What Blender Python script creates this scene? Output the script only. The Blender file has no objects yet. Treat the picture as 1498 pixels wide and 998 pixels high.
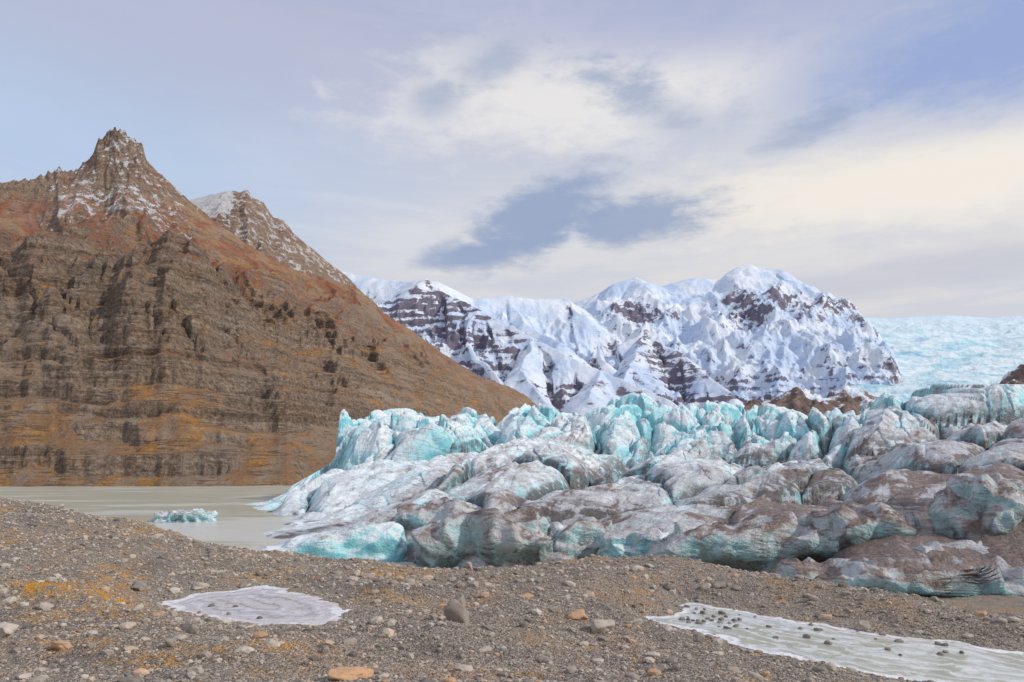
import bpy, bmesh, math, random
import numpy as np
from math import radians
random.seed(7); rng=np.random.default_rng(7)
F=1000.; CX=749.; HY=690.; ZC=8.
def W(px,py,d): return ((px-CX)/F*d, float(d), ZC+(HY-py)/F*d)
def ss(a,b,x):
    t=np.clip((x-a)/(b-a),0,1); return t*t*(3-2*t)
# ------------------------------------------------------------ noise
_ga=rng.random(256)*2*np.pi; GX=np.cos(_ga); GY=np.sin(_ga)
_g3=rng.normal(size=(256,3)); _g3/=np.linalg.norm(_g3,axis=1)[:,None]
def H(ix,iy,iz=0,seed=0):
    n=(ix*374761393+iy*668265263+iz*1103515245+seed*97463477)&0xffffffff
    n=((n^(n>>13))*1274126177)&0xffffffff
    return n^(n>>16)
def perlin(x,y,seed=0):
    xi=np.floor(x).astype(np.int64); yi=np.floor(y).astype(np.int64)
    xf=x-xi; yf=y-yi
    u=xf**3*(xf*(xf*6-15)+10); v=yf**3*(yf*(yf*6-15)+10)
    def g(a,b):
        h=H(xi+a,yi+b,0,seed)&255
        return GX[h]*(xf-a)+GY[h]*(yf-b)
    return ((g(0,0)*(1-u)+g(1,0)*u)*(1-v)+(g(0,1)*(1-u)+g(1,1)*u)*v)*1.45
def fbm(x,y,o=5,seed=0,gain=.5):
    s=0;a=1;t=0
    for i in range(o):
        s=s+a*perlin(x*2**i+i*17.3,y*2**i-i*9.1,seed+i); t+=a; a*=gain
    return s/t*1.3
def ridged(x,y,o=5,seed=0,gain=.5):
    s=0;a=1;t=0;w=1
    for i in range(o):
        n=1-np.abs(perlin(x*2**i+i*17.3,y*2**i-i*9.1,seed+i))*1.3
        n=np.clip(n,0,1)**2; s=s+a*n*w; w=np.clip(n*1.5,0,1); t+=a; a*=gain
    return s/t
def perlin3(p,seed=0):
    i=np.floor(p).astype(np.int64); f=p-i; u=f**3*(f*(f*6-15)+10); r=0
    for a in (0,1):
        for b in (0,1):
            for c in (0,1):
                h=H(i[:,0]+a,i[:,1]+b,i[:,2]+c,seed)&255; g=_g3[h]
                d=g[:,0]*(f[:,0]-a)+g[:,1]*(f[:,1]-b)+g[:,2]*(f[:,2]-c)
                r=r+d*(u[:,0] if a else 1-u[:,0])*(u[:,1] if b else 1-u[:,1])*(u[:,2] if c else 1-u[:,2])
    return r*1.5
def voronoi(x,y,seed=0):
    xi=np.floor(x).astype(np.int64); yi=np.floor(y).astype(np.int64)
    F1=np.full(x.shape,9.);F2=np.full(x.shape,9.);DX=np.zeros(x.shape);DY=np.zeros(x.shape);ID=np.zeros(x.shape,np.int64)
    for a in (-1,0,1):
        for b in (-1,0,1):
            h=H(xi+a,yi+b,0,seed)
            ox=(h&1023)/1023.; oy=((h>>10)&1023)/1023.
            dx=x-(xi+a+ox); dy=y-(yi+b+oy); d=np.sqrt(dx*dx+dy*dy)
            c=d<F1
            F2=np.where(c,F1,np.minimum(F2,d)); DX=np.where(c,dx,DX);DY=np.where(c,dy,DY);ID=np.where(c,h,ID);F1=np.where(c,d,F1)
    H2=H(ID,ID>>7,3,seed)
    return F1,F2,DX,DY,(H2&255)/255.,((H2>>8)&255)/255.,((H2>>16)&255)/255.
class RBF:
    def __init__(s,pts,sc=1.,lam=1e-3):
        P=np.array([(p[0],p[1]) for p in pts])/sc; z=np.array([p[2] for p in pts]); s.P=P;s.sc=sc;n=len(P)
        D=np.linalg.norm(P[:,None]-P[None],axis=2); A=np.zeros((n+3,n+3))
        A[:n,:n]=D+np.eye(n)*-lam; A[:n,n]=1;A[:n,n+1:]=P;A[n,:n]=1;A[n+1:,:n]=P.T
        s.w=np.linalg.solve(A,np.concatenate([z,[0,0,0]])); s.n=n
    def __call__(s,x,y):
        x=x/s.sc;y=y/s.sc; r=s.w[s.n]+s.w[s.n+1]*x+s.w[s.n+2]*y
        for i in range(s.n): r=r+s.w[i]*np.sqrt((x-s.P[i,0])**2+(y-s.P[i,1])**2+1e-3)
        return r
def sdf(poly,x,y):
    d=np.full(x.shape,1e9); ins=np.zeros(x.shape,bool); n=len(poly)
    for i in range(n):
        ax,ay=poly[i];bx,by=poly[(i+1)%n]; vx,vy=bx-ax,by-ay
        t=np.clip(((x-ax)*vx+(y-ay)*vy)/(vx*vx+vy*vy),0,1)
        d=np.minimum(d,np.hypot(x-ax-t*vx,y-ay-t*vy))
        c=((ay>y)!=(by>y)); 
        if by!=ay: ins^=c&(x<ax+(y-ay)*vx/(by-ay))
    return np.where(ins,-d,d)
# ------------------------------------------------------------ mesh helpers
def raw_mesh(name,co,faces,mat,attrs={},smooth=True,k=4):
    me=bpy.data.meshes.new(name); co=co.astype('f4')
    me.vertices.add(len(co)); me.vertices.foreach_set('co',co.ravel())
    nf=len(faces); me.loops.add(nf*k); me.loops.foreach_set('vertex_index',faces.astype('i4').ravel())
    me.polygons.add(nf); me.polygons.foreach_set('loop_start',np.arange(0,nf*k,k,dtype='i4'))
    me.update(calc_edges=True)
    me.polygons.foreach_set('use_smooth',np.full(nf,smooth))
    for a,v in attrs.items():
        at=me.attributes.new(a,'FLOAT','POINT'); at.data.foreach_set('value',np.asarray(v,dtype='f4').ravel())
    me.materials.append(mat)
    ob=bpy.data.objects.new(name,me); bpy.context.scene.collection.objects.link(ob); return ob
def grid_mesh(name,X,Y,Z,mat,attrs={},smooth=True):
    nr,nc=X.shape; idx=np.arange(nr*nc).reshape(nr,nc)
    q=np.stack([idx[:-1,:-1],idx[:-1,1:],idx[1:,1:],idx[1:,:-1]],-1).reshape(-1,4)
    return raw_mesh(name,np.stack([X,Y,Z],-1).reshape(-1,3),q,mat,attrs,smooth)
# ------------------------------------------------------------ node helpers
class N:
    def __init__(s,tree): s.t=tree; s.l=tree.links
    def new(s,ty,**kw):
        n=s.t.nodes.new(ty)
        for k,v in kw.items(): setattr(n,k,v)
        return n
    def put(s,sock,v):
        if v is None: return
        if isinstance(v,bpy.types.NodeSocket): s.l.new(v,sock)
        else:
            if sock.type=='RGBA' and len(v)==3: v=(*v,1)
            sock.default_value=v
    def m(s,op,a,b=None,c=None,clamp=False):
        n=s.new('ShaderNodeMath',operation=op,use_clamp=clamp)
        for i,v in enumerate((a,b,c)): s.put(n.inputs[i],v) if v is not None else None
        return n.outputs[0]
    def vm(s,op,a,b=None):
        n=s.new('ShaderNodeVectorMath',operation=op); s.put(n.inputs[0],a)
        if b is not None: s.put(n.inputs[1],b)
        return n.outputs[0]
    def mr(s,v,a,b,c=0.,d=1.,smooth=True):
        n=s.new('ShaderNodeMapRange'); n.interpolation_type='SMOOTHSTEP' if smooth else 'LINEAR'
        for k,x in zip(('Value','From Min','From Max','To Min','To Max'),(v,a,b,c,d)): s.put(n.inputs[k],x)
        return n.outputs[0]
    def noise(s,vec,scale,detail=5,rough=.55,dist=0.):
        n=s.new('ShaderNodeTexNoise'); s.put(n.inputs['Vector'],vec)
        n.inputs['Scale'].default_value=scale;n.inputs['Detail'].default_value=detail;n.inputs['Roughness'].default_value=rough;n.inputs['Distortion'].default_value=dist
        return n.outputs['Fac']
    def vor(s,vec,scale,feature='F1',out='Distance'):
        n=s.new('ShaderNodeTexVoronoi',feature=feature); s.put(n.inputs['Vector'],vec); n.inputs['Scale'].default_value=scale
        return n.outputs[out]
    def mix(s,f,a,b,blend='MIX'):
        n=s.new('ShaderNodeMix',data_type='RGBA',blend_type=blend); s.put(n.inputs[0],f); s.put(n.inputs[6],a); s.put(n.inputs[7],b); return n.outputs[2]
    def ramp(s,f,stops,interp='LINEAR'):
        n=s.new('ShaderNodeValToRGB'); cr=n.color_ramp; cr.interpolation=interp
        while len(cr.elements)<len(stops): cr.elements.new(.5)
        for e,(p,c) in zip(cr.elements,stops): e.position=p; e.color=(*c,1)
        s.put(n.inputs[0],f); return n.outputs[0]
    def attr(s,name): return s.new('ShaderNodeAttribute',attribute_name=name).outputs['Fac']
    def pos(s): return s.new('ShaderNodeTexCoord').outputs['Object']
    def mapv(s,v,scale,rot=(0,0,0)):
        if any(rot):
            n=s.new('ShaderNodeMapping'); s.put(n.inputs[0],v); n.inputs['Rotation'].default_value=rot; v=n.outputs[0]
        n=s.new('ShaderNodeMapping'); s.put(n.inputs[0],v); n.inputs['Scale'].default_value=scale; return n.outputs[0]
    def sep(s,v):
        n=s.new('ShaderNodeSeparateXYZ'); s.put(n.inputs[0],v); return n.outputs
    def bump(s,h,strength,dist,nrm=None):
        n=s.new('ShaderNodeBump'); n.inputs['Strength'].default_value=strength;n.inputs['Distance'].default_value=dist
        s.put(n.inputs['Height'],h); 
        if nrm is not None: s.put(n.inputs['Normal'],nrm)
        return n.outputs[0]
def mat(name):
    m=bpy.data.materials.new(name); m.use_nodes=True; n=N(m.node_tree); b=m.node_tree.nodes['Principled BSDF']
    return m,n,b
# ============================================================ MATERIALS
# --- left mountain
M_mtn,n,b=mat('mountain_rock_scree')
p=n.pos(); X_,Y_,Z_=n.sep(p); nz=n.sep(n.new('ShaderNodeNewGeometry').outputs['Normal'])[2]
nl=n.noise(p,.011,6,.6); nm=n.noise(p,.05,7,.68); nf=n.noise(p,.32,6,.7)
diag=n.noise(n.mapv(p,(.06,.009,.016)),1.,7,.68)
c=n.ramp(nm,[(.3,(.28,.155,.085)),(.5,(.45,.27,.15)),(.7,(.57,.39,.24))])
c=n.mix(n.m('MULTIPLY',n.mr(diag,.46,.58),.7),c,(.41,.33,.26))
og=n.mr(n.m('ADD',n.noise(n.mapv(p,(.03,.012,.05)),1.,8,.80),n.mr(Z_,120.,420.,.0,-.03)),.515,.59)
c=n.mix(n.m('MULTIPLY',og,.68),c,n.ramp(nf,[(.35,(.42,.18,.05)),(.65,(.76,.39,.09))]))
red=n.m('MULTIPLY',n.mr(Z_,150.,270.),n.mr(n.noise(p,.016,7,.7),.45,.54))
c=n.mix(n.m('MULTIPLY',red,.8),c,(.37,.125,.068))
pink=n.m('MULTIPLY',n.mr(Z_,300.,350.),n.mr(nl,.52,.42))
c=n.mix(n.m('MULTIPLY',pink,.6),c,(.54,.36,.28))
st=n.noise(n.mapv(p,(.003,.003,.13)),1.,5,.6,.4)
rk=n.ramp(n.m('ADD',n.m('MULTIPLY',nf,.6),n.m('MULTIPLY',st,.4)),[(.38,(.075,.06,.05)),(.5,(.28,.22,.175)),(.62,(.53,.44,.35))])
bed=n.noise(n.mapv(p,(.006,.006,.10)),1.,6,.62,.25)
bm_=n.mr(n.m('ABSOLUTE',n.m('SUBTRACT',bed,.5)),.024,.004); bm2=n.mr(n.m('ABSOLUTE',n.m('SUBTRACT',bed,.565)),.020,.003)
bands=n.m('MULTIPLY',n.m('MAXIMUM',bm_,bm2),n.m('MULTIPLY',n.mr(nm,.43,.54),n.mr(Z_,300.,190.)))
rock=n.m('MAXIMUM',n.mr(n.m('ADD',nz,n.m('MULTIPLY',n.m('SUBTRACT',nm,.5),.7)),.68,.52),n.m('MULTIPLY',n.attr('rock'),n.mr(nm,.41,.53)))
c=n.mix(n.m('MULTIPLY',rock,.82),c,rk)
c=n.mix(n.m('MULTIPLY',bands,.7),c,(.12,.09,.075))
at=n.attr('snow')
sn=n.mr(n.m('ADD',n.m('ADD',n.noise(p,.06,8,.78),n.m('MULTIPLY',nz,.12)),n.m('MULTIPLY',n.m('SUBTRACT',at,1.),.14)),.585,.635)
sn=n.m('MULTIPLY',sn,n.mr(at,0.,.5))
c=n.mix(sn,c,(.84,.87,.92))
c=n.mix(n.mr(Y_,700.,1700.,0.,.4),c,(.40,.30,.23))
n.put(b.inputs['Base Color'],c); b.inputs['Roughness'].default_value=.95; b.inputs['Specular IOR Level'].default_value=.1
hh=n.m('ADD',n.m('ADD',n.m('MULTIPLY',nm,1.),n.m('MULTIPLY',nf,.5)),n.m('MULTIPLY',bed,.4))
n.put(b.inputs['Normal'],n.bump(hh,1.,13.))
# --- snow mountains
M_snow,n,b=mat('snow_mountain')
p=n.pos(); Z_=n.sep(p)[2]
nf=n.noise(p,.012,9,.75); ng=n.noise(p,.003,6,.65); str_=n.noise(n.mapv(p,(.0006,.0006,.022)),1.,6,.6,.3)
f=n.m('ADD',n.attr('rock'),n.m('MULTIPLY',n.m('SUBTRACT',nf,.5),2.3)); f=n.m('ADD',f,n.m('MULTIPLY',n.m('MULTIPLY',n.m('SUBTRACT',str_,.5),2.2),n.attr('strata')))
rock=n.mr(f,.42,.54)
sc=n.mix(n.mr(ng,.4,.6),(.82,.88,.96),(.60,.73,.93))
rc=n.ramp(nf,[(.35,(.10,.10,.15)),(.6,(.24,.21,.26))])  # blue tint bakes aerial haze into the snow and rock colours
ice=n.attr('ice')
iw=n.noise(n.mapv(p,(.005,.0035,.012)),1.,8,.7,.5)
ic=n.ramp(iw,[(.34,(.30,.60,.75)),(.45,(.56,.80,.90)),(.55,(.80,.91,.95))])
ic=n.mix(n.mr(Z_,1100.,1650.,0.,.75),ic,(.72,.86,.95))
c=n.mix(rock,sc,rc); c=n.mix(ice,c,ic)
n.put(b.inputs['Base Color'],c); b.inputs['Roughness'].default_value=.85; b.inputs['Specular IOR Level'].default_value=.1
hb=n.m('ADD',n.m('MULTIPLY',nf,1.),n.m('MULTIPLY',n.m('MULTIPLY',iw,ice),.4))
n.put(b.inputs['Normal'],n.bump(hb,.85,32.))
# --- glacier ice
M_ice,n,b=mat('glacier_ice'); p=n.pos()
nz=n.sep(n.new('ShaderNodeNewGeometry').outputs['Normal'])[2]
RZ=(0,0,radians(27))
n1=n.noise(p,.09,5,.6); n2=n.noise(p,.6,7,.68); n3=n.noise(p,3.5,5,.72)
stk=n.noise(n.mapv(p,(.5,.06,.35),RZ),1.,7,.66,.5)
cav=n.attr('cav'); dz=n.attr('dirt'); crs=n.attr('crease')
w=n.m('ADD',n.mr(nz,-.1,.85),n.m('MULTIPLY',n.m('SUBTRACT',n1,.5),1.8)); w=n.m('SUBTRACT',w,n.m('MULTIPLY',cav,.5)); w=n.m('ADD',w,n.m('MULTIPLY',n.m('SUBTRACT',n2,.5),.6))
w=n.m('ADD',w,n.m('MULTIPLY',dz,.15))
c=n.ramp(w,[(.0,(.24,.63,.71)),(.28,(.43,.81,.87)),(.60,(.67,.89,.93)),(.95,(.86,.92,.95))])  # cyan is the ice's own; white end paints sunlit tops into the colour
lay=n.noise(n.mapv(p,(.10,.06,.8),(.35,-.25,.4)),1.,5,.58,.6)
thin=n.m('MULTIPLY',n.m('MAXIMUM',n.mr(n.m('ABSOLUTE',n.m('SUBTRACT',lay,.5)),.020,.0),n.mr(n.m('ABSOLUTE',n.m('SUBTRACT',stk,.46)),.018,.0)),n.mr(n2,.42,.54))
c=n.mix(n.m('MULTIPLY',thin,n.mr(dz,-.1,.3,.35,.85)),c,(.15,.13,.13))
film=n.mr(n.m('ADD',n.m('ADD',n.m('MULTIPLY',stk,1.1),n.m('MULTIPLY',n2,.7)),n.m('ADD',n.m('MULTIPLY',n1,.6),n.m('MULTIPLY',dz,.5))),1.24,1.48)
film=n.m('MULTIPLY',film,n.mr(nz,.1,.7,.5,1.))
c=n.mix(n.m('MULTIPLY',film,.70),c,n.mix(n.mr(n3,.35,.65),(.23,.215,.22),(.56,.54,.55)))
d=n.m('ADD',n.m('ADD',dz,n.m('MULTIPLY',n.m('SUBTRACT',n1,.5),2.4)),n.m('MULTIPLY',n.m('SUBTRACT',n2,.5),1.7))
d=n.m('ADD',n.m('ADD',d,n.m('MULTIPLY',n.m('SUBTRACT',stk,.5),2.4)),n.m('MULTIPLY',n.m('SUBTRACT',n3,.5),.8))
dm=n.mr(d,.68,.95)
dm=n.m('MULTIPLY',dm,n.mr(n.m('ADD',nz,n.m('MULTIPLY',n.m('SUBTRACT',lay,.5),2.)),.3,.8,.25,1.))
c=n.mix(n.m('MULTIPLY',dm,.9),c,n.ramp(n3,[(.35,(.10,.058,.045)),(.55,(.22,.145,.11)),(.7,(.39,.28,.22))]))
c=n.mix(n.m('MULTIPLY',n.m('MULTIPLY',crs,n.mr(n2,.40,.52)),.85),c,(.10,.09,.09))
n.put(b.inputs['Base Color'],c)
n.put(b.inputs['Roughness'],n.mr(n2,.3,.7,.3,.6)); b.inputs['Specular IOR Level'].default_value=.35
h=n.m('ADD',n.m('MULTIPLY',n2,.8),n.m('MULTIPLY',n3,.22)); h=n.m('ADD',h,n.m('MULTIPLY',lay,.8)); h=n.m('ADD',h,n.m('MULTIPLY',stk,.8))
n.put(b.inputs['Normal'],n.bump(h,.85,.8))
# --- gravel ground
M_gr,n,b=mat('gravel_ground')
p=n.pos(); n1=n.noise(p,.35,6,.6); n2=n.noise(p,4.,6,.65); v=n.vor(p,16.); vc=n.vor(p,16.,out='Color'); v2=n.vor(p,42.); v2c=n.vor(p,42.,out='Color')
r1=n.sep(vc)[0]; r2=n.sep(v2c)[1]
c=n.ramp(n.m('ADD',n.m('MULTIPLY',r1,.5),n.m('MULTIPLY',r2,.5)),[(.1,(.13,.11,.095)),(.45,(.34,.285,.235)),(.75,(.55,.48,.40)),(.97,(.82,.76,.68))])
c=n.mix(.35,c,n.ramp(n2,[(.35,(.18,.145,.115)),(.65,(.49,.40,.31))]))
c=n.mix(n.m('MULTIPLY',n.mr(n1,.5,.66),.55),c,(.56,.33,.16))
c=n.mix(n.m('MULTIPLY',n.mr(n1,.48,.3),.6),c,(.19,.16,.14))
c=n.mix(n.m('MULTIPLY',n.attr('moss'),n.mr(n2,.42,.55)),c,(.80,.37,.03))
c=n.mix(n.m('MULTIPLY',n.attr('silt'),.6),c,(.48,.42,.34))
n.put(b.inputs['Base Color'],c); b.inputs['Roughness'].default_value=.95; b.inputs['Specular IOR Level'].default_value=.15
h=n.m('ADD',n.m('MULTIPLY',v,-.8),n.m('MULTIPLY',v2,-.35)); h=n.m('ADD',h,n.m('MULTIPLY',n2,.8))
n.put(b.inputs['Normal'],n.bump(h,1.,.11))
# --- stones
M_st,n,b=mat('stone')
p=n.pos(); r=n.attr('rnd'); n2=n.noise(p,25.,5,.7)
c=n.ramp(r,[(0.,(.12,.11,.10)),(.25,(.29,.255,.22)),(.5,(.43,.37,.31)),(.72,(.58,.53,.46)),(.86,(.52,.32,.19)),(.93,(.64,.38,.21)),(1.,(.76,.72,.66))])
c=n.mix(n.mr(n2,.35,.65,0.,.35),c,(.24,.20,.165))
n.put(b.inputs['Base Color'],c); b.inputs['Roughness'].default_value=.9; b.inputs['Specular IOR Level'].default_value=.2
n.put(b.inputs['Normal'],n.bump(n2,.5,.02))
# --- lagoon
M_w,n,b=mat('lagoon_water')
p=n.pos(); n1=n.noise(n.mapv(p,(.02,.06,1)),1.,6,.65); n2=n.noise(n.mapv(p,(.5,1.2,1)),1.,5,.6)
fl=n.mr(n.m('ADD',n1,n.mr(n.sep(p)[1],90.,150.,.12,0.)),.5,.62)
c=n.mix(fl,(.45,.44,.33),(.64,.65,.60))
n.put(b.inputs['Base Color'],c); b.inputs['Roughness'].default_value=.3; b.inputs['Specular IOR Level'].default_value=.4
n.put(b.inputs['Normal'],n.bump(n2,.3,.1))
# --- frozen ponds
def pond_mat(name,ca,k):
    M,n,b=mat(name); p=n.pos(); sd=n.attr('sd')
    n1=n.noise(p,.9,6,.62,.5); n2=n.noise(p,5.,6,.7); n3=n.noise(p,18.,4,.7)
    rings=n.m('SINE',n.m('ADD',n.m('MULTIPLY',sd,12.),n.m('MULTIPLY',n1,16.)))
    c=n.mix(n.mr(n1,.44,.56),ca,k)
    c=n.mix(n.m('MULTIPLY',n.mr(rings,.6,1.),.55),c,(.80,.80,.84))
    c=n.mix(n.m('MULTIPLY',n.mr(rings,-.6,-1.),.55),c,(.28,.26,.23))
    c=n.mix(n.m('MULTIPLY',n.mr(n.m('ADD',sd,n.m('MULTIPLY',n1,.8)),.0,.2),n.mr(n2,.36,.48)),c,(.86,.86,.88))
    c=n.mix(n.m('MULTIPLY',n.mr(n2,.53,.63),.65),c,(.36,.31,.25))
    ed=n.m('ADD',sd,n.m('MULTIPLY',n.m('SUBTRACT',n.m('ADD',n.m('MULTIPLY',n2,.5),n.m('MULTIPLY',n3,.5)),.5),1.3))
    c=n.mix(n.mr(ed,-.06,.04),c,(.44,.38,.31))
    n.put(b.inputs['Base Color'],c); n.put(b.inputs['Roughness'],n.mr(n1,.42,.58,.06,.4)); b.inputs['Specular IOR Level'].default_value=.5
    n.put(b.inputs['Normal'],n.bump(n.m('ADD',n2,n.m('MULTIPLY',rings,.15)),.3,.02)); return M
M_p1=pond_mat('pond_ice',(.72,.71,.75),(.54,.53,.56)); M_p2=pond_mat('pond_ice_thin',(.56,.58,.54),(.38,.39,.30))
# --- moraine
M_mor,n,b=mat('moraine')
p=n.pos(); n1=n.noise(p,.03,8,.7); n2=n.noise(p,.2,6,.7); nz=n.sep(n.new('ShaderNodeNewGeometry').outputs['Normal'])[2]
c=n.ramp(n2,[(.35,(.09,.065,.06)),(.65,(.27,.19,.15))]); c=n.mix(n.mr(n.m('ADD',n1,n.m('MULTIPLY',nz,.15)),.64,.70),c,(.75,.82,.9))
n.put(b.inputs['Base Color'],c); b.inputs['Roughness'].default_value=.95; n.put(b.inputs['Normal'],n.bump(n1,1.,6.))
# ============================================================ LEFT MOUNTAIN
crest=[(-900,420,900),(-500,330,900),(-250,300,900),(-60,276,920),(0,268,940),(38,264,950),(62,256,960),(80,250,965),(86,243,965),(92,252,968),(108,250,975),(125,236,985),(138,222,990),(143,203,995),(152,200,1000),(158,193,1000),(170,187,1000),(180,191,1000),(188,200,1000),(208,208,1000),(214,232,1000),(228,248,1005),(250,268,1010),(275,292,1020),(300,312,1030),(340,343,1050),(380,368,1075),(430,394,1110),(480,408,1150),(520,420,1180),(545,440,1200),(562,458,1215),(600,482,1250),(650,519,1310),(700,550,1380),(745,566,1440),(772,580,1480),(800,610,1500),(840,680,1520)]
cr=np.array(crest,float)
sm=[(-900,420,900),(-250,300,900),(0,278,940),(110,265,975),(172,240,1000),(230,262,1005),(300,312,1030),(430,394,1110),(520,422,1180),(600,482,1250),(700,550,1380),(772,580,1480),(840,680,1520)]
sm=np.array(sm,float)
pxs=np.linspace(-700,838,1100); nt=680; ts=np.concatenate([np.linspace(0,1,nt),1+np.linspace(0,.5,40)[1:]])
PX,T=np.meshgrid(pxs,ts); Tc=np.minimum(T,1)
pyd=np.interp(PX,cr[:,0],cr[:,1]); dc=np.interp(PX,cr[:,0],cr[:,2]); pysm=np.interp(PX,sm[:,0],sm[:,1])
bd=np.interp(PX,[-800,-300,0,300,420,520,620,720,840],[300,340,362,368,385,480,680,1000,1380])+fbm(PX/60.,PX*0,3,5)*8
bl=ss(.84,1,Tc); zc_=ZC+(HY-(pysm*(1-bl)+pyd*bl))/F*dc
shm=ss(560,300,PX+fbm(PX/90.,Tc*2,3,9)*50)
tw=np.clip(Tc+0.05*fbm(PX/110.,Tc*1.5,3,11)*np.sin(Tc*np.pi),0,1)
g_sh=np.interp(tw,[0,.1,.25,.46,.52,.62,.8,1],[0,.085,.24,.525,.565,.585,.74,1]); g_l=Tc**.97
g=g_sh*shm+g_l*(1-shm)
D=bd+(dc-bd)*T; Z=-2+(zc_+2)*g
X=(PX-CX)/F*D
env=np.sin(np.clip(Tc,0,1)*np.pi)**.6
hi=ss(110,230,Z)*.7+.3
gul=ridged(X/85.+fbm(X/200,D/200,3,20)*.8+D/260.,D/420.,5,21)
Z+= (gul-.5)*50*env*ss(0,.3,Tc)*hi
gul2=ridged(X/28.+D/110.,D/160.,4,24)
Z+= (gul2-.5)*7*env*ss(.3,.6,fbm(X/120,D/120,3,26)*.5+.55)*hi
Z+= fbm(X/60,D/60,6,31)*9*env
Z+= fbm(X/14,Z/9+D/30,4,41,.6)*2.5*(env*.8+.2)*ss(0,.03,Tc)
s=15.; ph=Z/s+fbm(X/190,D/190,4,51)*1.3
fr=ph-np.floor(ph); ter=ss(.62,.88,fr)-fr
band=perlin(np.floor(ph)*7.31+X/200,X/90+np.floor(ph)*3.1,59)
tm=ss(-.25,.15,band+fbm(X/50,Z/25,3,61)*.4)*ss(240,170,Z)*ss(2,12,Z)*ss(680,560,PX)
Z+=ter*s*.88*tm
s2=6.; ph2=Z/s2+fbm(X/60,D/60,3,53)*1.2; fr2=ph2-np.floor(ph2)
Z+=(ss(.5,.9,fr2)-fr2)*s2*.6*ss(.5,.75,fbm(X/50,Z/30,3,62)*.5+.5)*env
clf=ss(.22,.30,tw)*ss(.52,.46,tw)*shm
F1,F2,DX,DY,r1,r2,r3=voronoi(X/28+fbm(X/30,D/30,3,3)*.6+D/60,D/55+Z/70,5)
Z+=((r1-.5)*12-ss(.2,0,F2-F1)*3)*clf
top=ss(.90,1,Tc)
Z+=(fbm(X/9,D/9,4,71,.6)*3.)*top*ss(330,180,PX)+fbm(X/14,D/9,4,73,.6)*2.5*top*ss(180,330,PX)
crag=np.exp(-((PX-176)/50.)**2)*ss(.84,.95,Tc)+.6*ss(.9,.97,Tc)*ss(140,60,PX)
Z+=(ridged(X/11.+Z/30,D/16.,4,77)-.5)*12*crag
Z=np.where(T>1,Z-(T-1)*500,Z)
snow=ss(.70,.86,Tc)*(np.exp(-((PX-205)/80.)**2)*1.05+np.exp(-((PX-100)/45.)**2)*.8)
ris=ss(.58,.66,fr)*ss(.98,.9,fr)
rockA=np.clip(clf*.9+crag*1.3+tm*ris*1.3,0,1)
grid_mesh('mountain',X,D,Z,M_mtn,{'rock':rockA,'snow':np.clip(snow,0,1)})
cr=np.array([(180,360,1300),(250,300,1350),(285,291,1370),(305,286,1380),(325,281,1390),(345,279,1400),(350,282,1400),(362,277,1405),(370,289,1410),(385,296,1420),(400,318,1430),(415,322,1440),(430,342,1450),(455,362,1470),(480,384,1490),(505,402,1510),(530,428,1530),(580,490,1560),(640,560,1600)],float)
PX,T=np.meshgrid(np.linspace(180,640,460),np.concatenate([np.linspace(0,1,300),1+np.linspace(0,.5,30)[1:]])); Tc=np.minimum(T,1)
dc=np.interp(PX,cr[:,0],cr[:,2]); zc_=ZC+(HY-np.interp(PX,cr[:,0],cr[:,1]))/F*dc
D=dc-330+330*T; X=(PX-CX)/F*D; env=np.sin(Tc*np.pi)**.6
Z=zc_-(1-Tc)*330*.9
Z+=(ridged(X/60.,D/160.,4,121)-.4)*26*env+fbm(X/40,D/40,5,131)*9*env+fbm(X/12,D/12,4,133,.6)*4*(.4+.6*ss(1,.9,Tc))
s=14.; ph=Z/s+fbm(X/160,D/160,4,151)*.9; fr=ph-np.floor(ph); Z+=(ss(.5,.9,fr)-fr)*s*.5*env
Z=np.where(T>1,Z-(T-1)*500,Z)
sn2=1.+2.5*ss(350,320,PX)*ss(.7,.85,Tc)
grid_mesh('mountain_ridge',X,D,Z,M_mtn,{'rock':np.full(X.shape,.8),'snow':sn2})
# ============================================================ SNOWY MOUNTAINS
R=[ ([(380,430,5200),(505,398,5000),(545,408,4900),(600,412,4700),(622,407,4500),(660,432,4300),(700,452,4150),(740,472,4000),(780,492,3800),(830,518,3600),(880,542,3400),(940,570,3200),(990,590,3100)],.72),
 ([(560,412,5000),(640,412,5300),(690,436,5400),(740,434,5500),(790,437,5500),(828,436,5550),(850,456,5300),(870,500,4900),(885,530,4500)],.75),
 ([(800,450,6800),(850,440,6700),(880,427,6650),(905,413,6600),(935,405,6600),(958,420,6600),(1010,408,6650),(1058,410,6650),(1070,400,6600),(1082,391,6600),(1100,386,6600),(1118,392,6600),(1134,394,6550),(1150,418,6500),(1190,441,6400),(1240,463,6200),(1262,498,5800),(1285,540,5200)],.66),
 ([(935,407,6600),(920,450,6100),(940,485,5700),(950,510,5300)],.75),
 ([(880,520,4900),(915,498,4900),(945,488,4900),(985,514,4600),(1030,548,4200),(1080,584,3800)],.75),
 ([(945,488,4900),(925,530,4300),(900,585,3800)],.75),
 ([(1082,396,6600),(1078,446,6100),(1090,490,5600),(1075,535,4800),(1060,590,4000)],.8),
 ([(1120,400,6600),(1150,455,6000),(1170,490,5500),(1150,540,4800),(1130,590,4000)],.8),
 ([(1190,443,6400),(1215,486,5900),(1235,530,5200),(1240,590,4200)],.8),
 ([(740,436,5500),(770,470,5000),(820,500,4600)],.75),
 ([(700,452,4150),(690,500,3700),(730,560,3200)],.75),
 ([(780,492,3800),(760,540,3300),(800,585,2900)],.75),
 ([(622,407,4500),(600,470,4000),(640,540,3400),(700,590,3000)],.75),
 ([(880,542,3400),(870,580,3000)],.75)]
cols=np.linspace(400,1850,1150); rows=np.exp(np.linspace(np.log(2500),np.log(9500),600))
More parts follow.
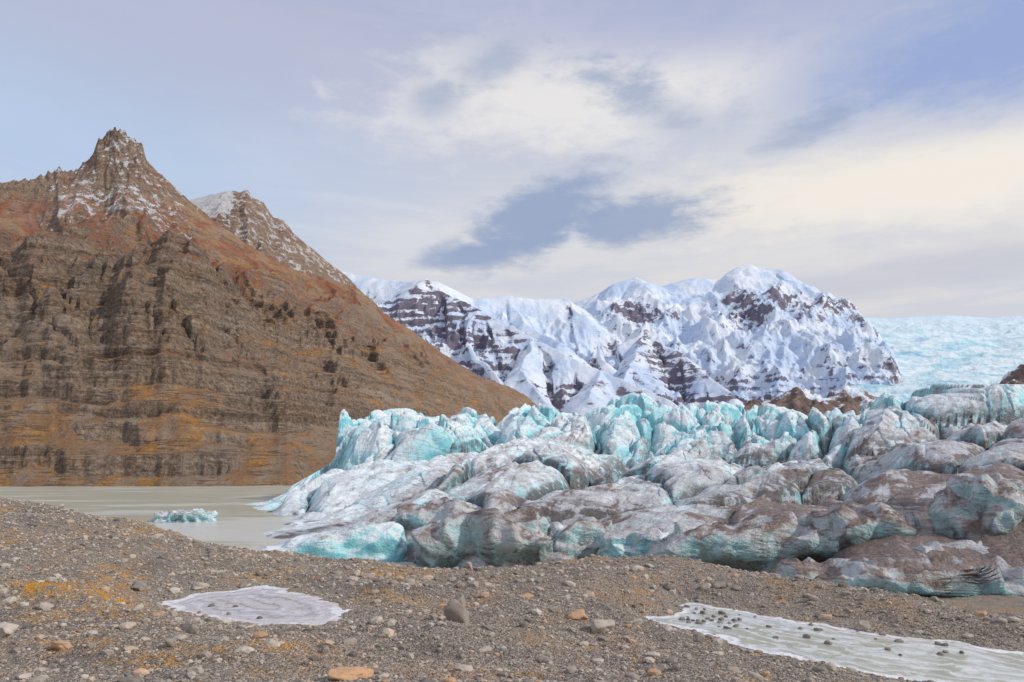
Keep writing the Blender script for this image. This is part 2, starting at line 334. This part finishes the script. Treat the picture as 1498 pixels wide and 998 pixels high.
PX,Y=np.meshgrid(cols,rows); X=(PX-CX)/F*Y
wx=X+fbm(X/450,Y/450,4,200)*55; wy=Y+fbm(X/450,Y/450,4,207)*80
Z=np.full(X.shape,-50.); DD=np.full(X.shape,3000.)
for pl,k in R:
    P=[W(*q) for q in pl]
    for (ax,ay,az),(bx,by,bz) in zip(P[:-1],P[1:]):
        vx,vy=bx-ax,by-ay; t=np.clip(((wx-ax)*vx+(wy-ay)*vy)/(vx*vx+vy*vy),0,1)
        d=np.hypot(wx-ax-t*vx,wy-ay-t*vy); z=az+(bz-az)*t-k*d*(1-.12*ss(0,1500,d))
        c=z>Z; Z=np.where(c,z,Z); DD=np.where(c,d,DD)
near=ss(30,450,DD); smt=1-.45*ss(5800,6300,Y)
Z+=(ridged(X/420.,Y/620.,5,211)-.75)*205*near*smt
Z+=fbm(X/230,Y/230,4,221,.5)*34*(near*.85+.15)*smt
Z+=(ridged(X/120.,Y/240.,4,231)-.6)*40*(near*.8+.15)*smt
s=55.; ph=Z/s+fbm(X/700,Y/700,4,251)*1.2; fr=ph-np.floor(ph); strat=ss(4900,4200,Y)
Z+=(ss(.45,.9,fr)-fr)*s*.42*strat*(near*.7+.3)*ss(.2,.6,fbm(X/300,Y/300,3,255)*.5+.5)
edge=1228+62*ss(6300,4300,Y)
Z-=ss(0,130,PX-edge+fbm(X/300,Y/300,4,260)*25)*950
zi=ZC+(HY-np.interp(PX,[380,1230,1300,1380,1450,1500,1950],[474,464,466,461,465,461,458]))/F*7600
tt=np.clip((Y-2700)/(7600-2700),0,1)
zice=np.interp(tt,[0,.25,.5,.75,1],[.12,.27,.46,.72,1.])*zi-900*ss(1225,1130,PX+fbm(X/400,Y/400,3,301)*25)
zice+=fbm(X/420,Y/260,6,311,.55)*50*ss(1,.9,tt)*ss(0,.1,tt)+(ridged(X/260+fbm(X/500,Y/500,2,5),Y/130,4,321)-.5)*26*ss(1,.85,tt)*ss(.25,.6,fbm(X/700,Y/500,3,322)*.5+.5)
zice=np.where(Y>7600,zice-(Y-7600)*.2,zice)
ice=ss(-30,40,zice-Z); Zr=Z; Z=np.maximum(Z,zice)
gx=np.gradient(Zr,axis=1)/np.gradient(X,axis=1); gy=(np.gradient(Zr,axis=0)-gx*np.gradient(X,axis=0))/np.gradient(Y,axis=0)
sl=np.hypot(gx,gy)
rock=ss(.75,1.9,np.minimum(sl,1.8))*.45-.13+strat*.25
def blob(px,py,d,r,a):
    x,y,_=W(px,py,d); return a*np.exp(-((X-x)**2+((Y-y)*.7)**2)/(r*r))
for q in [(945,480,5900,220,.5),(920,455,6100,150,.5),(1078,446,6150,170,.6),(1090,490,5700,220,.55),(1160,470,5800,260,.42),(1215,490,5800,180,.35),(1250,480,6000,150,.3),(940,495,4850,230,.4),(985,520,4500,250,.3),(700,450,4200,300,.25),(830,450,5450,150,.4),(640,420,4600,260,.25),(1100,400,6600,260,-.3),(1010,410,6600,500,-.3)]: rock+=blob(*q)
rock*=1-.6*ss(1500,1800,Z)
grid_mesh('snowy_mountains',X,Y,Z,M_snow,{'rock':rock,'ice':ice,'strata':.12+.88*strat})
# ============================================================ MORAINE HILLS
def hill(name,pts,d,depth,seed,mt):
    cr=np.array(pts,float); PX,T=np.meshgrid(np.linspace(cr[0,0],cr[-1,0],260),np.linspace(-1,1,120))
    Y=d+T*depth; X=(PX-CX)/F*Y; h=np.interp(PX,cr[:,0],ZC+(HY-cr[:,1])/F*d)
    Z=-2+(h+2)*(1-np.abs(T)**1.4)+fbm(X/(d*.03),Y/(d*.03),6,seed)*d*.012*(1-T*T)+(ridged(X/(d*.05),Y/(d*.05),4,seed+3)-.5)*d*.015*(1-T*T)
    grid_mesh(name,X,Y,Z,mt)
hill('moraine_hill',[(1040,670,0),(1090,600,0),(1120,584,0),(1165,570,0),(1200,582,0),(1235,569,0),(1270,577,0),(1310,586,0),(1350,590,0),(1420,640,0)],520,90,400,M_mor)
hill('rocky_hill',[(1390,690,0),(1455,572,0),(1475,548,0),(1498,536,0),(1560,520,0),(1700,500,0),(1850,540,0),(2000,690,0)],1300,300,420,M_mor)
# ============================================================ GLACIER
def P2(l): return [((px-CX)/F*d,d) for px,d in l]
gpoly=P2([(405,76),(470,72),(590,60),(620,57),(700,56),(800,56),(880,58),(1000,54),(1100,52),(1200,47),(1300,43),(1400,42),(1498,41),(1750,40),(2300,50),(2300,420),(1200,460),(700,400),(540,300),(492,235),(486,200),(430,186),(350,172),(368,140),(430,118),(400,102),(380,88)])
gh=[(650,762,62),(560,785,70),(800,775,66),(900,785,64),(700,722,90),(500,758,95),(430,775,100),(430,750,125),(560,714,130),(455,704,170),(480,692,160),(395,725,168),(508,620,195),(500,668,168),(540,645,175),(600,660,160),(570,620,205),(620,762,80),(700,762,75),(800,728,85),(700,674,125),(800,686,105),(800,595,212),(850,630,170),(640,615,218),(720,600,220),(900,596,240),(900,662,135),(900,724,85),(1000,603,262),(1000,670,125),(1000,720,88),(1000,775,64),(1080,611,255),(1150,640,270),(1150,670,140),(1150,716,82),(1150,775,58),(1230,638,240),(1300,660,115),(1345,607,190),(1300,714,73),(1300,795,49),(1400,585,165),(1498,590,140),(1450,654,92),(1450,714,63),(1450,800,45),(1650,590,130),(1650,695,60),(2000,600,120),(2200,690,60),(800,630,300),(1100,648,350),(1400,625,320),(520,680,262),(620,650,300),(2100,600,300)]
GR=RBF([W(*q) for q in gh],50.)
cols=np.linspace(338,1640,1450); rows=np.exp(np.linspace(np.log(38),np.log(400),950))
PX,Y=np.meshgrid(cols,rows); X=(PX-CX)/F*Y
sd=-sdf(gpoly,X,Y)+fbm(X/9,Y/9,4,500)*2.6
base=GR(X,Y)
amp=ss(50,150,Y)*.85+.15
wx=X+fbm(X/30,Y/30,2,510)*7; wy=Y+fbm(X/30,Y/30,2,517)*7
a=radians(-27); U=wx*math.cos(a)+wy*math.sin(a); V=-wx*math.sin(a)+wy*math.cos(a)
def blocks(cu,cv,seed,A,tu,tv,off,wd=.8):
    F1,F2,DX,DY,r1,r2,r3=voronoi(U/cu,V/cv,seed)
    e=np.clip((F2-F1)/wd,0,1); dome=np.sqrt(1-(1-e)**2+1e-4)
    return A*(dome-.8)+tu*(r1-.5)*DX+tv*(r2-.5)*DY+off*(r3-.5), e
sharp=ss(125,180,Y)*ss(.0,.5,fbm(X/45,Y/45,2,530)*.5+.55)
h0,e0=blocks(30,72,600,8.5,6.,9.,3.5,.8)
h1,e1=blocks(13,30,601,4.2,6.,6.,2.,.7)
h1b,e1b=blocks(8.5,11,611,3.2,13.,13.,4.2,.4)
h2,e2=blocks(4.2,9,602,1.0,2.6,2.6,.7)
h2b,e2b=blocks(3,3.6,612,.7,4.,4.,1.,.3)
h3,e3=blocks(1.6,3.2,603,.30,.6,.6,.18)
Zg=base+h0*amp+h1*amp+(h1b*.68+h2b*.42)*amp*sharp+h2*(amp*.8)*(.4+.6*sharp)+h3*(.5*amp+.12)*(.25+.6*sharp)
Zg+=fbm(X/30,Y/30,3,541)*1.6*amp+ (ridged(U/8,V/34,2,551)-.5)*1.8*amp + fbm(U/1.2,V/4,3,561)*.08
mound=ss(60,75,Y)*ss(135,105,Y)
Zg+=mound*(fbm(X/12,Y/9,3,565)*1.3)
cap=ZC+(HY-np.interp(PX,[340,360,400,430,470,490,497,515],[745,736,716,704,684,668,602,560]))/F*Y
cap=np.where(Y>110,cap,99.); dl=Zg-cap; Zg=np.where(dl>0,cap+np.minimum(dl,20)*.04,Zg)
prof=1-np.exp(-np.clip(sd,0,None)/np.interp(Y,[40,60,120,170,200],[1.0,1.3,3.,4.,1.5]))
Zg=np.where(sd>0,np.maximum(Zg,.9+fbm(X/6,Y/6,3,570)*.5)*prof,0)-np.where(sd>0,.4,3.0)
Zg=np.where(sd<0,-3.,Zg)
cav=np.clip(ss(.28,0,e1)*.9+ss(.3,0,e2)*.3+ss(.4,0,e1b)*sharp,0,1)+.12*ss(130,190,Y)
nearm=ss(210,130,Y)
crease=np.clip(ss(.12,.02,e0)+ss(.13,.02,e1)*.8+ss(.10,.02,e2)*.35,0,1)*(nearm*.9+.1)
dirt=np.interp(Y,[40,60,75,100,140,200,400],[.88,.78,.64,.42,.24,.04,-.05])
dirt+=ss(980,1200,PX)*ss(150,80,Y)*.26-ss(700,450,PX)*.28*ss(60,75,Y)
dirt+=ss(.3,0,e0)*.3*nearm+ss(.25,0,e1)*.2*nearm
eg=bpy.data.objects.new('glacier',None); bpy.context.scene.collection.objects.link(eg)
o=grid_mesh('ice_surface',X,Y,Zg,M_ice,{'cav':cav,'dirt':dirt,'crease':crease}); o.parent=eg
def ico(sub):
    bm=bmesh.new(); bmesh.ops.create_icosphere(bm,subdivisions=sub,radius=1.); 
    v=np.array([q.co[:] for q in bm.verts]); f=np.array([[q.index for q in t.verts] for t in bm.faces]); bm.free(); return v,f
I6=ico(6); I1=ico(1); I2=ico(2); I4=ico(4)
def iceblock(name,px,pb,d,w,h,dep,dirt,seed,rot=0.,box=.55,taper=0.,rough=1.,parent=eg,und=.0):
    v,f=I6; v=v.copy(); s=np.sign(v); q=s*np.abs(v)**box; q/=np.max(np.abs(q))
    q[:,2]*=(1+taper*q[:,0])
    L=min(w,dep,h*2)
    P=q*np.array([w/2,dep/2,h]); nrm=v
    n=perlin3(P/(L*.5),seed)*.22+perlin3(P/(L*.22),seed+1)*.07+ (np.abs(perlin3(P/(L*.4),seed+2))-.2)*-.26+perlin3(P/(L*.08),seed+3)*.02
    crs=ss(.06,.0,np.abs(perlin3(P/(L*.4),seed+2)))*.7
    P=P+nrm*(n*L*rough)[:,None]
    zz=P[:,2]/h; P[:,1]+=np.where(P[:,1]<0,und*ss(.5,0,zz)*dep*.3,0)
    base_=ss(.5,.05,zz)*np.where(nrm[:,1]<.3,1,0)*(1. if dirt>.5 else 0.)  # darker towards the foot on the near side of the dirtier blocks
    c,s_=math.cos(rot),math.sin(rot); P=np.stack([P[:,0]*c-P[:,1]*s_,P[:,0]*s_+P[:,1]*c,P[:,2]],-1)
    bx,by,bz=W(px,pb,d); P+=np.array([bx,by+dep*.35,bz-.1])
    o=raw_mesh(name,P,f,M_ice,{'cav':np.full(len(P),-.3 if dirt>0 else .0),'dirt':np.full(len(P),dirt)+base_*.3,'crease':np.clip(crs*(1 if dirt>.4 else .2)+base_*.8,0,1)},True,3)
    if parent: o.parent=parent
    return o
iceblock('ice_block_slab',478,823,60,13.5,2.6,5,-.2,1,rot=.05,box=.6,taper=.55,rough=.5)
iceblock('ice_block_1',715,834,56,12.,5.2,7,.76,2,rot=-.08,und=.8)
iceblock('ice_block_2',850,818,59,7.,3.2,5,.68,3,rot=.2)
iceblock('ice_block_3',935,815,57,6.,2.,4,.4,4,rot=-.1)
iceblock('ice_block_4',1115,838,52,15.5,3.8,6,.80,5,rot=.06,und=.9,box=.5)
iceblock('ice_block_5',1400,892,42,15.,2.6,6,1.0,6,rot=-.05,und=1.,box=.45)
iceblock('ice_block_6',1400,835,46.5,8.,1.6,4,.55,7,rot=.1)
iceblock('ice_block_7',1470,800,50,7.,5.0,5,.88,8,rot=.3)
iceblock('ice_block_8',1240,868,45,8.,1.8,5,.98,9,rot=-.3,und=1.)
iceblock('ice_block_9',600,815,63,5.,2.0,4,.75,10,rot=.4)
iceblock('ice_block_10',640,775,66,8.,2.6,5,.65,11,rot=.2)
iceblock('ice_block_11',1290,800,52,9.,2.8,6,.9,13,rot=.2,und=.6)
iceblock('iceberg',262,764,108,9.5,1.6,5,.5,12,rot=.1,rough=1.3,parent=None)
# ============================================================ GROUND
L1=-3.2; L2=-3.75
def PP(l,lv): return [((px-CX)*(-lv)/(py-HY),F*(-lv)/(py-HY)) for px,py in l]
pond1=PP([(236,880),(290,868),(350,862),(395,853),(430,866),(480,876),(510,892),(505,905),(460,914),(380,915),(300,905),(250,893)],L1)
pond2=PP([(925,903),(985,900),(1000,880),(1060,888),(1130,902),(1220,916),(1320,930),(1400,938),(1498,955),(1640,968),(1760,1010),(1620,1040),(1440,1012),(1300,992),(1200,975),(1120,955),(1040,932)],L2)
gc=[(0,998,8),(400,998,8),(749,998,8),(1150,998,10),(0,900,13),(0,820,18.5),(0,762,26),(0,726,34),(-150,720,34),(200,950,10),(120,870,15),(200,815,22),(200,768,32),(120,750,33),(300,945,11.5),(290,792,29),(370,808,27),(450,818,27),(560,940,11.5),(560,880,16),(600,848,21),(600,834,25),(680,885,15.5),(749,900,14),(749,858,19),(740,838,25),(860,950,12),(900,880,16.5),(850,840,21),(860,811,25.5),(920,814,25.5),(1000,848,21.5),(1010,818,25.5),(1080,834,23),(1200,858,20),(1150,882,18.8),(1300,884,17.6),(1270,908,16.9),(1400,904,16.3),(1400,926,15.6),(1498,920,15.4),(1600,933,14.8),(1000,960,12),(900,998,8.6)]
gp=[W(*q) for q in gc]
gp+=[(-6,3,ZC-1.9),(0,3,ZC-1.9),(6,3,ZC-2.4),(-20,12,ZC-2.0),(14,8,ZC-3.4),(22,14,ZC-3.4)]
gp+=[((px-CX)/F*d,d,z) for px,d,z in [(0,52,3.),(0,75,-1.5),(-150,60,3),(200,46,2.5),(200,64,-1.5),(370,40,2.4),(370,58,-1.2),(500,40,2.2),(500,60,-.9),(620,36,2.2),(620,48,.6),(800,36,2.4),(800,48,.5),(1000,36,2.4),(1000,46,.5),(1200,30,2.),(1200,40,.5),(1400,24,2.2),(1400,34,.7),(1600,22,2.5),(1600,34,.7),(800,70,.3),(1300,60,.3),(-600,30,7.2),(-600,60,4),(-600,95,-2)]]
GG=RBF(gp,10.)
def ground(x,y):
    z=GG(x,y); far=ss(55,85,y); z=z*(1-far)-3.*far
    s1=sdf(pond1,x,y)+fbm(x/.7,y/.7,4,801)*.28; s2=sdf(pond2,x,y)+fbm(x/.8,y/.8,4,803)*.28
    nz=fbm(x/4,y/4,4,811)*.33+fbm(x/1.1,y/1.1,4,812)*.085+fbm(x/.22,y/.22,3,813)*.024
    z=z+nz*(ss(0,1.2,np.minimum(s1,s2))*.9+.1)
    for s_,lv in ((s1,L1),(s2,L2)):
        w=ss(0.2,1.8,s_); tg=ZC+lv+np.clip(s_*.10,-.12,.3)+.004+fbm(x/.22,y/.22,3,815)*.012
        z=tg*(1-w)+z*w
    return z,s1,s2
cols=np.concatenate([np.linspace(-6000,-220,60),np.linspace(-200,1700,1200),np.linspace(1720,7500,60)])
rows=np.concatenate([np.exp(np.linspace(np.log(2.5),np.log(60),680)),np.exp(np.linspace(np.log(61),np.log(12000),50))])
PX,Y=np.meshgrid(cols,rows); X=(PX-CX)/F*Y
Z,s1,s2=ground(X,Y)
mx,my,_=W(105,862,15.5); moss=np.exp(-(((X-mx)/1.5)**2+((Y-my)/.8)**2))*1.5+.5*ss(.12,.55,fbm(X/3,Y/3,4,77))*ss(5,-4,X)
silt=np.clip(ss(.9,.1,s1)+ss(.9,.1,s2),0,1)*ss(-.4,.5,fbm(X/1.5,Y/1.5,3,5)+.2)
silt=np.maximum(silt,ss(30,45,Y)*.4)
grid_mesh('ground',X,Y,Z,M_gr,{'moss':np.clip(moss,0,1),'silt':silt})
def pond(name,poly,lv,mt):
    a=np.array(poly); lo=a.min(0)-.8; hi=a.max(0)+.8
    x,y=np.meshgrid(np.linspace(lo[0],hi[0],240),np.linspace(lo[1],hi[1],240)); k=.7 if lv==L1 else .8
    s_=sdf(poly,x,y)+fbm(x/k,y/k,4,801 if lv==L1 else 803)*.28
    idx=np.arange(240*240).reshape(240,240); q=np.stack([idx[:-1,:-1],idx[:-1,1:],idx[1:,1:],idx[1:,:-1]],-1).reshape(-1,4)
    q=q[(s_.ravel()[q].max(1)<.5)]
    raw_mesh(name,np.stack([x,y,np.full(x.shape,ZC+lv)],-1).reshape(-1,3),q,mt,{'sd':s_})
pond('frozen_pond',pond1,L1,M_p1); pond('frozen_pond.001',pond2,L2,M_p2)
X,Y=np.meshgrid(np.linspace(-900,500,60),np.linspace(35,1500,60))
grid_mesh('lagoon_water',X,Y,X*0,M_w)
# ============================================================ STONES
def stones(name,px,d,r,tmpl,flat=True,zoff=.3,seed=1,lvl=None):
    rg=np.random.default_rng(seed); v,f=tmpl; n_=len(px); x=(px-CX)/F*d; y=d
    z,s1,s2=ground(x,y)
    if lvl is None:
        k=(s1>.02)&(s2>.02)
    else: k=np.ones(n_,bool); z=np.where(s1<s2,ZC+L1,ZC+L2)
    x,y,z,r=x[k],y[k],z[k],r[k]; n_=len(x)
    sc=rg.uniform(.65,1.25,(n_,3)); sc[:,2]*=.65
    V=v[None]*(1+rg.normal(0,.10,(n_,len(v),1))); V=np.sign(V)*np.abs(V)**.85
    V=V*sc[:,None]*r[:,None,None]
    a=rg.random(n_)*6.28; c,s_=np.cos(a)[:,None],np.sin(a)[:,None]; t=rg.normal(0,.3,n_)[:,None]
    vx=V[...,0]*c-V[...,1]*s_; vy=V[...,0]*s_+V[...,1]*c; vz=V[...,2]+vx*t*.5
    P=np.stack([vx+x[:,None],vy+y[:,None],vz+z[:,None]+r[:,None]*zoff*.6],-1).reshape(-1,3)
    Fc=(f[None]+(np.arange(n_)*len(v))[:,None,None]).reshape(-1,3)
    rnd=np.repeat(np.clip(rg.beta(1.6,1.9,n_)*1.0,0,1) if lvl is None else rg.uniform(0,.35,n_),len(v))
    return raw_mesh(name,P,Fc,M_st,{'rnd':rnd},not flat,3)
n_=52000; px=rng.uniform(-120,1620,n_); u=rng.random(n_); d=5.5*(36/5.5)**(u**1.15)
r=d*.0013*(1+rng.pareto(2.9,n_)*.85); r=np.clip(r,0,.009*d**.5*3.6)
stones('gravel_stones',px,d,r,I1,True,seed=3)
n_=340; px=rng.uniform(-100,1600,n_); d=6+22*rng.random(n_)**1.1
stones('scattered_rocks',px,d,rng.uniform(.04,.11,n_)*(.7+d/25),I2,True,seed=4)
a=np.concatenate([rng.normal(1055,38,34),rng.uniform(1000,1450,26)]); py=np.concatenate([rng.normal(908,9,34),905+(a[34:]-1000)*.11+rng.normal(0,9,26)])
stones('stones_on_ice',a,F*-L2/(py-HY),rng.uniform(.03,.09,60),I2,True,seed=6,lvl=1)
a=np.array([310,335,292,300,380,345.]);py=np.array([887,899,897,902,905,888.])
stones('stones_on_ice.001',a,F*-L1/(py-HY),rng.uniform(.04,.08,6),I2,True,seed=7,lvl=1)
def boulder(px,pb,wpx,hpx,rv,seed):
    dd=np.linspace(5,32,600); zz=ground((px-CX)/F*dd,dd)[0]; pp=HY-(zz-ZC)/dd*F; d=dd[np.argmin(np.abs(pp-pb))]
    v,f=I4; v=v.copy(); q=np.sign(v)*np.abs(v)**.7; w=wpx/F*d; h=hpx/F*d
    rg=np.random.default_rng(seed); pl=rg.normal(size=(12,3)); pl/=np.linalg.norm(pl,axis=1)[:,None]
    for u in pl:
        t=q@u; lim=rg.uniform(.5,.8); q=q-np.clip(t-lim,0,None)[:,None]*u
    n=perlin3(v*1.3,seed)*.16+perlin3(v*3,seed+1)*.07+perlin3(v*8,seed+2)*.03
    P=(q+v*n[:,None])*np.array([w/2,w*.4,h*.62])*1.2; x,y=(px-CX)/F*d,d; z=ground(np.array([x]),np.array([y]))[0][0]
    P+=np.array([x,y,z+h*.30])
    raw_mesh('boulder',P,f,M_st,{'rnd':np.full(len(P),rv)},True,3)
for i,q in enumerate([(8,932,34,26,.7),(668,910,30,34,.35),(672,888,22,18,.3),(882,922,28,18,.6),(512,992,56,20,.93),(842,905,34,12,.88),(205,862,24,12,.4),(295,860,26,9,.6),(90,950,30,12,.85),(280,925,22,12,.3),(250,945,18,12,.35),(560,932,18,12,.4),(710,955,20,10,.6),(1262,922,18,14,.45),(398,945,20,12,.7),(685,832,14,9,.4),(1050,860,20,9,.35),(960,985,26,16,.45),(290,985,24,10,.5),(972,858,14,8,.4),(480,945,22,9,.8)]): boulder(*q,seed=30+i)
# ============================================================ WORLD + SUN
SE=radians(35); AZ=radians(108)
w=bpy.data.worlds.new('World'); bpy.context.scene.world=w; w.use_nodes=True; t=w.node_tree; t.nodes.clear(); n=N(t)
sky=n.new('ShaderNodeTexSky',sky_type='NISHITA'); sky.sun_disc=False; sky.sun_elevation=SE; sky.sun_rotation=AZ
dv=n.new('ShaderNodeTexCoord').outputs['Generated']; dx,dy,dz=n.sep(n.vm('NORMALIZE',dv))
az=n.m('ARCTAN2',dx,dy); el=n.m('ARCSINE',dz)
cmb=n.new('ShaderNodeCombineXYZ'); n.put(cmb.inputs[0],az); n.put(cmb.inputs[1],n.m('MULTIPLY',el,2.2)); cv=cmb.outputs[0]
nb=n.noise(cv,6.,6,.6,.5); nc=n.noise(n.mapv(cv,(1,1.3,1)),17.,6,.64,.2); nbc=n.m('ADD',n.m('MULTIPLY',nb,.5),n.m('MULTIPLY',nc,.5))
def AE(px,py): a_=math.atan((px-CX)/F); return a_,math.atan((HY-py)/F*math.cos(a_))
def cb(px,py,rx,ry,rot=0.,lo=-.15,hi=.5,nk=1.2,nn=None):
    a0,e0=AE(px,py); rx/=F; ry/=F; u=n.m('SUBTRACT',az,a0); v=n.m('SUBTRACT',el,e0); c_,s_=math.cos(rot),math.sin(rot)
    uu=n.m('DIVIDE',n.m('ADD',n.m('MULTIPLY',u,c_),n.m('MULTIPLY',v,s_)),rx); vv=n.m('DIVIDE',n.m('ADD',n.m('MULTIPLY',u,-s_),n.m('MULTIPLY',v,c_)),ry)
    r_=n.m('SQRT',n.m('ADD',n.m('MULTIPLY',uu,uu),n.m('MULTIPLY',vv,vv)))
    q=n.m('ADD',n.m('SUBTRACT',1.,r_),n.m('MULTIPLY',n.m('SUBTRACT',nn if nn else nb,.5),nk)); return n.mr(q,lo,hi)
hz=n.mr(el,.0,.6,0.,1.,False)
c=n.ramp(hz,[(0.,(.76,.70,.66)),(.35,(.80,.77,.75)),(.62,(.73,.74,.78)),(.85,(.54,.57,.72)),(1.,(.45,.50,.68))])
stn=n.noise(n.mapv(cv,(.6,2.,1)),4.,6,.60,.4)
c=n.mix(n.m('MULTIPLY',n.mr(stn,.38,.62),.55),c,(.56,.60,.72))
c=n.mix(n.m('MULTIPLY',cb(60,190,520,190,0,-.2,.9,.8),.8),c,(.46,.60,.84))
c=n.mix(n.m('MULTIPLY',cb(200,20,520,130,0,-.2,.9,.8),.6),c,(.49,.52,.67))
c=n.mix(n.m('MULTIPLY',cb(880,130,340,80,.05,-.3,.7,2.4,nbc),.85),c,(.91,.88,.85))
c=n.mix(n.m('MULTIPLY',cb(1330,270,480,70,-.03,-.2,.8,1.6,nbc),.9),c,(.97,.90,.80))
c=n.mix(n.m('MULTIPLY',cb(1480,60,280,80,-.1,-.3,.8,2.,nbc),.88),c,(.31,.41,.70))
c=n.mix(n.m('MULTIPLY',cb(1050,20,350,60,.0,-.3,.8,2.,nbc),.75),c,(.42,.47,.68))
c=n.mix(n.m('MULTIPLY',cb(1350,400,340,34,.02,-.2,.8,1.4),.6),c,(.58,.58,.66))
dark=(.33,.41,.59)
for q in [(790,318,140,60,.34,-.1,.6,2.4,.95),(920,322,150,40,.05,-.1,.6,2.6,.9),(700,374,110,22,.12,-.1,.6,1.6,.9),(640,147,40,22,.1,-.4,1.,4.2,.65),(725,95,60,22,.3,-.4,1.,4.4,.62),(940,145,110,28,-.4,-.4,.9,4.4,.75),(1180,192,64,20,.2,-.4,1.,4.4,.65)]:
    c=n.mix(n.m('MULTIPLY',cb(*q[:8],nn=nbc),q[8]),c,dark)
b1=n.new('ShaderNodeBackground'); n.put(b1.inputs[0],sky.outputs[0]); b1.inputs[1].default_value=.1
b2=n.new('ShaderNodeBackground'); n.put(b2.inputs[0],c); b2.inputs[1].default_value=1.0
mx_=n.new('ShaderNodeMixShader'); mx_.inputs[0].default_value=.92; n.l.new(b1.outputs[0],mx_.inputs[1]); n.l.new(b2.outputs[0],mx_.inputs[2])
o_=n.new('ShaderNodeOutputWorld'); n.l.new(mx_.outputs[0],o_.inputs[0])
w.cycles.sampling_method='MANUAL'; w.cycles.sample_map_resolution=512
sl_=bpy.data.lights.new('sun','SUN'); sl_.energy=2.6; sl_.angle=radians(3); sl_.color=(1.,.93,.83)
so=bpy.data.objects.new('sun',sl_); bpy.context.scene.collection.objects.link(so)
from mathutils import Vector
dirv=Vector((math.sin(AZ)*math.cos(SE),math.cos(AZ)*math.cos(SE),math.sin(SE))); so.rotation_euler=dirv.to_track_quat('Z','Y').to_euler()
so.location=(40,-40,60)
# ============================================================ CAMERA
cam=bpy.data.cameras.new('camera'); co=bpy.data.objects.new('camera',cam); bpy.context.scene.collection.objects.link(co)
co.location=(0,0,ZC); co.rotation_euler=(radians(90),0,0); cam.lens=36*F/1498.; cam.sensor_width=36; cam.shift_y=(HY-499)/1498.
cam.clip_start=.1; cam.clip_end=30000
sc=bpy.context.scene; sc.camera=co; sc.view_settings.view_transform='Standard'; sc.view_settings.look='None'; sc.view_settings.exposure=0
